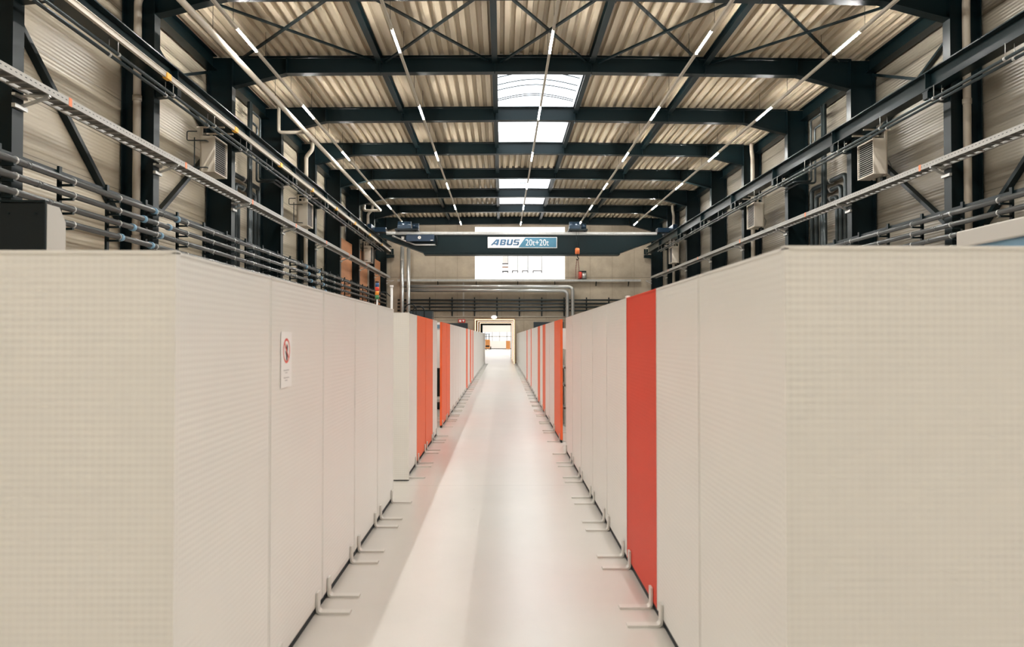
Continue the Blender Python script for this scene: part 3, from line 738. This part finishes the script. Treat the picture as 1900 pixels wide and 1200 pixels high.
for s, x in ((1, -7.39), (-1, 9.75)):
    xe = x + s*.75; a, b = min(x-.09*s, xe), max(x-.09*s, xe)
    c = MB().box(a, b, YC-.34, YC+.34, ZK(5.722), ZK(5.98)); c.box(x-.12, x+.12, YC-1.5, YC+1.5, ZK(5.76), ZK(6.02)); c = c.build('end_carriage', M_BLUE, t, bevel=.02)
    for dy in (-1.2, 1.2): MB().tube([(x-.05, YC+dy, ZK(5.85)), (x+.05, YC+dy, ZK(5.85))], .13, 16).build('wheel', M_STEEL, c)
m = MB(); m.box(-5.45, -3.85, yf-.32, yf-.02, ZK(5.16), ZK(5.54)); cb = m.build('control_box', M_BLUE3, t, bevel=.02)
MB().tube([(-4.68, yf-.335, ZK(5.37)), (-4.68, yf-.321, ZK(5.37))], .09, 20).build('round_logo', M_WSIGN, cb)
MB().box(-4.69, -4.67, yf-.345, yf-.336, ZK(5.33), ZK(5.43)).build('logo_mark', M_BLUE, cb)
MB().box(-4.05, -3.9, yf-.33, yf-.32, ZK(5.2), ZK(5.24)).build('name_plate', M_WSIGN, cb)
MB().box(-5.72, -5.56, yf-.2, yf, ZK(5.28), ZK(5.45)).build('junction_box', M_LGREY, t)
MB().tube([(-6.25, yf-.15, ZK(5.48)), (-4.95, yf-.15, ZK(4.98)), (-3.72, yf-.15, ZK(4.98))], .05, 8, bend=.1).build('cable_conduit', M_GALV, t)
MB().tube([(-3.75, yf-.2, ZK(5.5)), (-3.68, yf-.2, ZK(5.3)), (-3.72, yf-.2, ZK(4.95))], .05, 8, bend=.1).build('cable', M_BLACK, t)
# sign
sx0, sx1, sz0, sz1 = XK(-.73), XK(3.17), ZK(4.83), ZK(5.445); ys = yf-.03
sg = MB().box(sx0, sx1, ys, yf, sz0, sz1).build('sign_board', M_WSIGN, t)
H = sz1-sz0; xs0 = sx0 + 1.76
MB().prism([(xs0, sz0+.03), (xs0+.40, sz1-.03), (sx1-.03, sz1-.03), (sx1-.03, sz0+.03)], ys-.004, ys).build('blue_field', M_SBLUE, sg)
def glyph(polys, x, z, w, h, shear, name):
    m = MB()
    for p in polys: m.prism([(x + a*w + b*h*shear, z + b*h) for a, b in p], ys-.006, ys)
    m.build(name, M_LBLUE, sg)
R4 = lambda a, b, c, d: [(a, b), (c, b), (c, d), (a, d)]
GA = [[(-.28, 0), (.06, 0), (.62, .72), (.62, 1), (.45, 1)], R4(.62, 0, 1, 1), R4(.25, .14, .62, .36)]
GB = [R4(0, 0, .34, 1), R4(.34, 0, .84, .22), R4(.34, .4, .80, .6), R4(.34, .78, .84, 1), [(.66, .22), (.84, 0), (1, .12), (1, .40), (.9, .5), (.66, .42)], [(.66, .58), (.9, .5), (1, .6), (1, .88), (.84, 1), (.66, .78)]]
GU = [R4(0, .15, .34, 1), R4(.66, .15, 1, 1), [(0, .15), (.15, 0), (.85, 0), (1, .15), (1, .25), (0, .25)]]
GS = [R4(.1, .78, 1, 1), [(0, .5), (.3, .5), (.3, 1), (.12, 1), (0, .88)], R4(.05, .4, .95, .62), [(.7, .5), (1, .5), (1, .12), (.88, 0), (.7, 0)], R4(-.02, 0, .88, .22)]
gx = sx0 + .26; gz = sz0 + .15; gh = .34
for gl, w, adv, nm in ((GA, .34, .42, 'letter_A'), (GB, .33, .38, 'letter_B'), (GU, .34, .39, 'letter_U'), (GS, .33, 0, 'letter_S')):
    glyph(gl, gx, gz, w, gh, .22, nm); gx += adv
fc = bpy.data.curves.new('capacity_text', 'FONT'); fc.body = '20t+20t'; fc.size = .52; fc.extrude = .002; fc.offset = -.004
fo = bpy.data.objects.new('capacity_text', fc); COL.objects.link(fo); fo.rotation_euler = (math.pi/2, 0, 0)
fo.parent = sg; fo.location = Vector((xs0+.40, ys-.008, sz0+.135)) - Vector(parent_world(sg)); fo.scale = (.80, 1, 1)
fc.materials.append(M_WSIGN)
bpy.context.view_layer.update()
tm = bpy.data.meshes.new_from_object(fo.evaluated_get(bpy.context.evaluated_depsgraph_get()))
to = bpy.data.objects.new('capacity_lettering', tm); COL.objects.link(to); to.rotation_euler = fo.rotation_euler; to.scale = fo.scale; to.parent = sg; to.location = fo.location
bpy.data.objects.remove(fo)
# hoist trolleys on the bridge
def trolley(x, w, label, hook):
    t = thing('hoist_trolley', label, 'hoist', (x, YC, ZK(5.73)), 'hoists on the crane bridge')
    m = MB(); m.box(x-w/2, x+w/2, YC-.85, YC+.5, ZK(5.76), ZK(5.85)); m.build('chassis', M_BLACK, t)
    MB().tube([(x-w*.42, YC-.05, ZK(6.1)), (x+w*.14, YC-.05, ZK(6.1))], .26, 20).build('drum', M_BLUE2, t)
    MB().box(x-w*.44, x+w*.16, YC-.32, YC+.25, ZK(5.84), ZK(6.12)).build('housing', M_BLUE2, t, bevel=.03)
    MB().tube([(x+w*.2, YC-.1, ZK(6.05)), (x+w*.48, YC-.1, ZK(6.05))], .19, 16).build('motor', M_BLUE, t)
    for dx in (-.36, .36): MB().tube([(x+dx*w, YC-.52, ZK(5.79)), (x+dx*w, YC-.44, ZK(5.79))], .07, 12).build('wheel', M_STEEL, t)
    if hook:
        m = MB(); hx, hy = x-.05, YC-.78
        hb = MB(); hb.tube([(hx-.09, hy, ZK(4.62)), (hx+.09, hy, ZK(4.62))], .17, 16); hb.box(hx-.12, hx+.12, hy-.09, hy+.09, ZK(4.45), ZK(4.75)); hb.build('hook_block', M_HOOK, t, bevel=.01)
        for d in (-.06, .06): MB().tube([(hx+d, hy, ZK(5.72)), (hx+d, hy, ZK(4.75))], .01, 6).build('rope', M_STEEL, t)
        MB().tube([(hx, hy, ZK(4.45)), (hx, hy, ZK(4.28)), (hx+.09, hy, ZK(4.2)), (hx, hy, ZK(4.12)), (hx-.07, hy, ZK(4.18))], .028, 8, bend=.05).build('hook', M_STEEL, t)
        for d in (-.09, .09):
            ch = MB(); q = 0
            zz = ZK(4.16)
            while zz > ZK(3.1):
                ch.bar((hx+d*(.4+.6*min(1, (ZK(4.16)-zz)*2)), hy, zz), (hx+d*(.4+.6*min(1, (ZK(4.16)-zz)*2)), hy, zz-.055), .05 if q % 2 else .02, .02 if q % 2 else .05); zz -= .05; q += 1
            ch.build('chain', M_CHAIN, t)
trolley(-5.4, 1.33, 'dark blue hoist trolley on the bridge above the control box', False)
trolley(4.37, 1.07, 'blue hoist trolley with an orange hook and chains on the bridge', True)

# ------------------------------------------------------------------ end wall: banner, tray, ducts, pipes
bx0, bx1 = -1.8, 4.3; by = YE-.04
t = thing('wall_banner', 'large backlit white banner printed with four tool cabinets, behind the crane', 'banner', (XC, by, ZE(3.65)))
MB().box(bx0, bx1, by, by+.03, ZE(3.65), ZE(7.13)).build('sheet', M_BANNER, t)
def pr(name, m, x0, x1, h0, h1, d=1): MB().box(x0, x1, by-.004*d, by-.001, ZE(h0), ZE(h1)).build(name, m, t)
bz = 4.13
for x, w, kind in ((.07, .38, 0), (.72, .40, 1), (1.40, .40, 1), (2.12, .62, 2)):
    pr('printed_cabinet', M_PAPER if kind == 0 else M_PRINT, x, x+w, bz+.12 + (.48 if kind == 0 else 0), bz+1.3)
    pr('printed_edge', M_PRINTD, x+w-.02, x+w+.005, bz+(.6 if kind == 0 else .1), bz+1.3, 2)
    if kind == 0:
        for h in (.56, .34, .06): pr('printed_shelf', M_PRINTD if h != .34 else M_PRINTB, x-.03, x+w+.02, bz+h-.05, bz+h+.03, 2)
    else: pr('printed_base', M_PRINTD, x, x+w, bz+.06, bz+.11, 2)
    for xx_ in (x-.01, x+w-.05): pr('printed_castor', M_PRINTD, xx_, xx_+.06, bz-.06, bz+.09, 3)
pr('printed_text', M_PRINT, bx0+.05, bx0+.9, 4.46, 4.52)
tr = thing('cable_tray', 'galvanised cable tray running across the concrete end wall', 'cable tray', (XC, YE-.2, ZE(3.5)))
m = MB(); m.box(-7.0, 9.4, YE-.34, YE-.05, ZE(3.5), ZE(3.51)); m.box(-7.0, 9.4, YE-.35, YE-.34, ZE(3.5), ZE(3.63)); m.build('tray', M_GALV, tr)
for x in (-4.3, -1.7, 1.1, 3.6, 6.4, 8.6): MB().prism([(YE-.33, ZE(3.495)), (YE-.01, ZE(3.495)), (YE-.01, ZE(3.2))], x-.02, x+.02, 'x').build('bracket', M_STEEL, tr)
for h, xr, l in ((3.14, 4.78, 'upper'), (2.88, 4.42, 'lower')):
    tag(MB().tube([(-6.5, YE-.5, ZE(h)), (xr, YE-.5, ZE(h)), (xr, YE-.5, 0)], .115, 16, bend=.35).build('air_duct', M_DUCT), 'silver air duct bending down beside the doorway, %s of the two' % l, 'duct', 'horizontal silver ducts')
for x, l in ((-6.62, 'nearer the side wall'), (-6.2, 'nearer the banner')):
    dt = thing('air_duct', 'upright silver duct below the crane end, %s' % l, 'duct', (x, YE-.78, 0), 'upright silver ducts')
    MB().tube([(x, YE-.78, .0), (x, YE-.78, ZE(5.75))], .125, 16).build('tube', M_DUCT, dt)
    for q in range(7): MB().tube([(x, YE-.78, 1.5+.9*q), (x, YE-.78, 1.54+.9*q)], .135, 16).build('seam', M_GALV, dt)
rk = thing('pipe_rack', 'black pipe rack with nine uprights on the concrete end wall', 'rack', (XC, YE-.1, ZE(1.3)))
for q in range(10):
    x = -4.85 + 1.515*q
    p = MB().box(x-.04, x+.04, YE-.07, YE-.01, ZE(1.2), ZE(2.45)).build('post', M_STEEL, rk)
    for h in (2.27, 2.04, 1.81, 1.575): MB().box(x-.03, x+.03, YE-.24, YE-.07, ZE(h)-.09, ZE(h)-.057).build('arm', M_STEEL, p)
for h, l in ((2.27, 'topmost'), (2.04, 'second from top'), (1.81, 'third from top'), (1.575, 'lowest')):
    tag(MB().tube([(-7.0, YE-.17, ZE(h)), (9.6, YE-.17, ZE(h))], .055, 12).build('wall_pipe', M_DARKPIPE), 'dark pipe across the concrete end wall above the doorway, %s of four' % l, 'pipe', 'pipes across the end wall')
tag(MB().tube([(-7, YE-.04, ZE(1.17)), (9.6, YE-.04, ZE(1.17))], .03, 8).build('wall_conduit', M_BEIGE), 'thin beige conduit across the end wall just over the doorway', 'pipe')
tag(MB().box(-2.62, -2.52, YE-.03, YE-.001, ZE(1.22), ZE(3.45)).build('cable_duct', M_LGREY), 'grey vertical cable duct above the red sign on the end wall', 'duct')
t = thing('hose_sign', 'small red sign with white symbols above the dark door', 'sign', (-2.7, YE-.03, ZE(.75)))
MB().box(-2.92, -2.45, YE-.05, YE-.034, ZE(.77), ZE(1.0)).build('plate', M_REDS, t)
MB().box(-2.86, -2.72, YE-.056, YE-.05, ZE(.82), ZE(.95)).build('hose_symbol', M_PAPER, t)
MB().prism([(-2.65, ZE(.95)), (-2.5, ZE(.95)), (-2.575, ZE(.81))], YE-.056, YE-.05).build('arrow', M_PAPER, t)
t = thing('emergency_lamp', 'round white emergency lamp above the wooden doorway', 'lamp', (-.5, YE-.2, ZE(1.12)))
MB().tube([(-.5, YE-.36, ZE(1.13)), (-.5, YE-.08, ZE(1.13))], .12, 20).build('housing', M_PAPER, t)
m = MB(); N = 16
for k in range(6):
    a0, a1 = math.pi/2*k/6, math.pi/2*(k+1)/6
    for j in range(N):
        b0, b1 = 2*math.pi*j/N, 2*math.pi*(j+1)/N
        f = lambda a, b: (-.5+.2*math.cos(a)*math.cos(b), YE-.36-.05*math.sin(a), ZE(1.13)+.13*math.cos(a)*math.sin(b))
        m.poly([f(a0, b0), f(a0, b1), f(a1, b1), f(a1, b0)], True)
m.build('diffuser', M_LAMPW, t)
t = thing('cable_reel', 'red and grey cable reel on the end wall tray beside the hook chains', 'reel', (5.45, YE-.2, ZE(3.52)))
MB().tube([(5.18, YE-.31, ZE(3.9)), (5.4, YE-.31, ZE(3.9))], .24, 18).build('drum', M_REDS, t)
MB().tube([(5.42, YE-.31, ZE(3.88)), (5.7, YE-.31, ZE(3.88))], .22, 18).build('motor', M_DUCT, t)
MB().box(5.2, 5.72, YE-.3, YE-.06, ZE(4.1), ZE(4.2)).build('cover', M_BLACK, t)
MB().box(5.15, 5.75, YE-.32, YE-.06, ZE(3.635), ZE(3.66)).build('base_plate', M_STEEL, t)

# ------------------------------------------------------------------ machines and goods in the bays
# black cabinet behind the crosswise board of the notice row
t = thing('control_cabinet', 'black-fronted control cabinet with pale grey side standing behind the notice row', 'cabinet', (-4.76, 7.2, 0))
MB().box(-4.99, -4.54, 6.96, 6.998, 1.2, ZC(1.35)).build('front_panel', M_BLACK, t, bevel=.01)
MB().prism([(7.0, 0), (7.0, ZC(1.34)), (7.22, ZC(1.34)), (7.34, ZC(1.20)), (7.34, 0)], -4.99, -4.54, 'x').build('housing', M_LGREY, t)
MB().box(-5.0, -4.53, 6.94, 7.0, ZC(1.352), ZC(1.37)).build('top_trim', M_STEEL, t)
for x in (-4.9, -4.63): MB().tube([(x, 6.95, ZC(1.24)), (x, 6.96, ZC(1.24))], .012, 10).build('screw', M_STEEL, t)
# long grey machine hood
t = thing('machine_hood', 'long grey machine hood behind the crosswise panel on the red-panel side', 'machine', (6.2, 7.5, 0))
MB().box(5.5, 7.4, 4.4, 8.55, ZC(1.08), ZC(1.285)).build('cover', M_LGREY, t, bevel=.02)
MB().box(5.55, 7.35, 4.45, 8.5, .5, ZC(1.08)).build('window_panel', M_COUP, t)
MB().box(5.5, 7.4, 4.4, 8.55, 0, .5).build('base', M_LGREY, t)
# dark cabinet and cables behind the orange pair
t = thing('switch_cabinet', 'dark switch cabinet rising behind the large orange pair', 'cabinet', (-3.0, 30, 0))
MB().box(-3.58, -2.7, 30, 30.7, .06, ZC(1.05)).build('housing', M_DKDOOR, t); MB().box(-3.13, -2.73, 29.97, 29.998, .12, ZC(1.01)).build('door', M_DKDOOR, t); MB().box(-3.56, -3.14, 29.97, 29.998, .12, ZC(1.01)).build('door', M_DKDOOR, t)
MB().box(-3.55, -2.73, 30.02, 30.68, 0, .058).build('plinth', M_STEEL, t)
# stack light on a machine
t = thing('signal_tower', 'signal tower lamp with blue, red, orange and green sections behind the white panels', 'signal lamp', (-3.275, 20, 0))
MB().tube([(-3.275, 20, .04), (-3.275, 20, ZC(1.02))], .022, 10).build('pole', M_PAPER, t); MB().tube([(-3.275, 20, 0), (-3.275, 20, .04)], .12, 16).build('base', M_STEEL, t)
for k, (m_, hh) in enumerate(((M_SGRN, .085), (M_SORG, .1), (M_SRED, .1), (M_SBLU, .1))):
    z0 = ZC(1.02) + .108*k + .004; MB().tube([(-3.275, 20, z0), (-3.275, 20, z0+.1)], .05, 16).build('lens', m_, t, label=['green lens', 'orange lens', 'red lens', 'blue lens'][k])
MB().tube([(-3.275, 20, ZC(1.46)), (-3.275, 20, ZC(1.49))], .048, 16).build('cap', M_BLACK, t)
t = thing('cable_post', 'white post with a drooping black cable beside the signal tower', 'post', (-3.17, 22, 0))
MB().tube([(-3.17, 22, .03), (-3.17, 22, ZC(1.46))], .035, 12).build('post', M_PAPER, t); MB().tube([(-3.17, 22, 0), (-3.17, 22, .03)], .14, 16).build('base', M_STEEL, t)
MB().tube([(-3.17, 22, ZC(1.46)), (-3.17, 22, ZC(1.52))], .055, 12).build('cap', M_PAPER, t)
MB().tube([(-3.2, 21.99, ZC(1.2)), (-3.37, 21.95, ZC(1.36)), (-3.6, 21.9, ZC(1.2)), (-3.64, 21.9, .5)], .012, 8, bend=.12).build('cable', M_BLACK, t)
for k, (x, y) in enumerate(((-2.72, 23.0), (-2.62, 24.5))):
    tag(MB().tube([(x-.22, y, .0), (x-.22, y, ZC(.74)), (x-.18, y, ZC(.97)), (x, y, ZC(1.04)), (x+.15, y, ZC(.94)), (x+.15, y, 0)], .02 if k else .016, 8, bend=.1).build('cable_hoop', M_BLACK),
        'black cable hoop arching above the panels, %s' % ('beside the cable post', 'in front of the dark switch cabinet')[k], 'cable', 'black cable hoops')
# white wheeled cabinet glimpsed through the narrow gap
t = thing('wheeled_cabinet', 'white wheeled cabinet seen through the narrow gap in the notice row', 'cabinet', (-1.9, 18.4, 0))
MB().box(-2.35, -1.42, 18.2, 18.7, .25, 2.1).build('housing', M_PAPER, t, bevel=.02); MB().box(-1.62, -1.45, 18.15, 18.195, .32, .98).build('door', M_STEELB, t)
MB().box(-1.74, -1.45, 18.17, 18.198, 1.95, 2.04).build('display', M_COUP, t); MB().tube([(-1.60, 18.06, .99), (-1.44, 18.06, .99), (-1.44, 18.199, .99)], .015, 8, bend=.03).build('handle', M_STEEL, t)
for x in (-2.25, -1.52):
    for y in (18.28, 18.62): MB().tube([(x-.03, y, .1), (x+.03, y, .1)], .1, 14).build('castor', M_BLACK, t)
    MB().box(x-.04, x+.04, 18.22, 18.68, .18, .25).build('castor_mount', M_GALV, t)
# goods rack glimpsed through the gap on the red-panel side
t = thing('goods_rack', 'grey goods rack seen through the gap beside the orange panel', 'rack', (1.8, 14.6, 0))
for x in (1.255, 2.3):
    for y in (14.5, 15.3): MB().box(x-.03, x+.03, y-.03, y+.03, 0, 1.5).build('post', M_LGREY, t)
for z in (.34, .78, 1.12): MB().box(1.225, 2.33, 14.47, 15.33, z, z+.04).build('shelf', M_LGREY, t)
k = 0
for z, hs in ((.38, (.30,)), (.82, (.1, .09)), (1.16, (.09, .1))):
    zz = z + .001
    for h in hs:
        for x in (1.30,):
            tag(MB().box(x, x+.5, 14.49+.02*k % .05, 15.2, zz, zz+h-.004).build('carton', M_BROWN, bevel=.004), 'brown carton on the %s shelf of the goods rack, %s%s' % (
                {.38: 'lowest', .82: 'middle', 1.16: 'top'}[z], '' if len(hs) == 1 else ('under another, ' if h == hs[0] else 'stacked on another, '), 'beside the opening'), 'carton', 'cartons on the goods rack'); k += 1
        zz += h
t = thing('tall_locker', 'tall white locker behind the goods rack', 'cabinet', (1.8, 17.6, 0))
MB().box(1.28, 2.4, 17.6, 18.1, .05, 1.95).build('housing', M_PAPER, t); MB().box(1.30, 1.79, 17.575, 17.599, .1, 1.9).build('door', M_PAPER, t); MB().box(1.81, 2.38, 17.575, 17.599, .1, 1.9).build('door', M_PAPER, t); MB().box(1.30, 2.38, 17.62, 18.08, 0, .049).build('plinth', M_STEEL, t)
# truck and crate in the hall beyond
t = thing('pallet_truck', 'orange pallet stacker parked in the bright hall beyond the doorway', 'truck', (-2.0, 118, 0))
MB().box(-2.42, -1.72, 117.4, 118.6, .15, 1.5).build('body', M_ORG, t, bevel=.06); MB().box(-2.36, -1.78, 117.39, 117.4, .4, .62).build('vent', M_BLACK, t)
for x in (-2.3, -1.85): MB().box(x-.05, x+.05, 118.3, 118.4, 1.5, 2.3).build('mast', M_STEEL, t)
MB().box(-2.45, -1.7, 117.8, 118.6, 2.3, 2.36).build('overhead_guard', M_STEEL, t)
MB().tube([(-1.68, 118.1, .24), (-1.55, 118.1, .24)], .24, 16).build('wheel', M_BLACK, t)
for x in (-2.3, -1.82): MB().tube([(x-.06, 117.6, .1), (x+.06, 117.6, .1)], .1, 12).build('wheel', M_BLACK, t)
t = thing('tall_crate', 'orange crate on a low dolly by the far gate', 'crate', (.95, 118, 0))
MB().box(.68, 1.3, 117.8, 118.4, .1, 1.32).build('box', M_ORG, t); MB().box(.2, 1.3, 117.8, 118.4, .02, .09).build('pallet', M_LGREY, t)
bpy.context.view_layer.update()
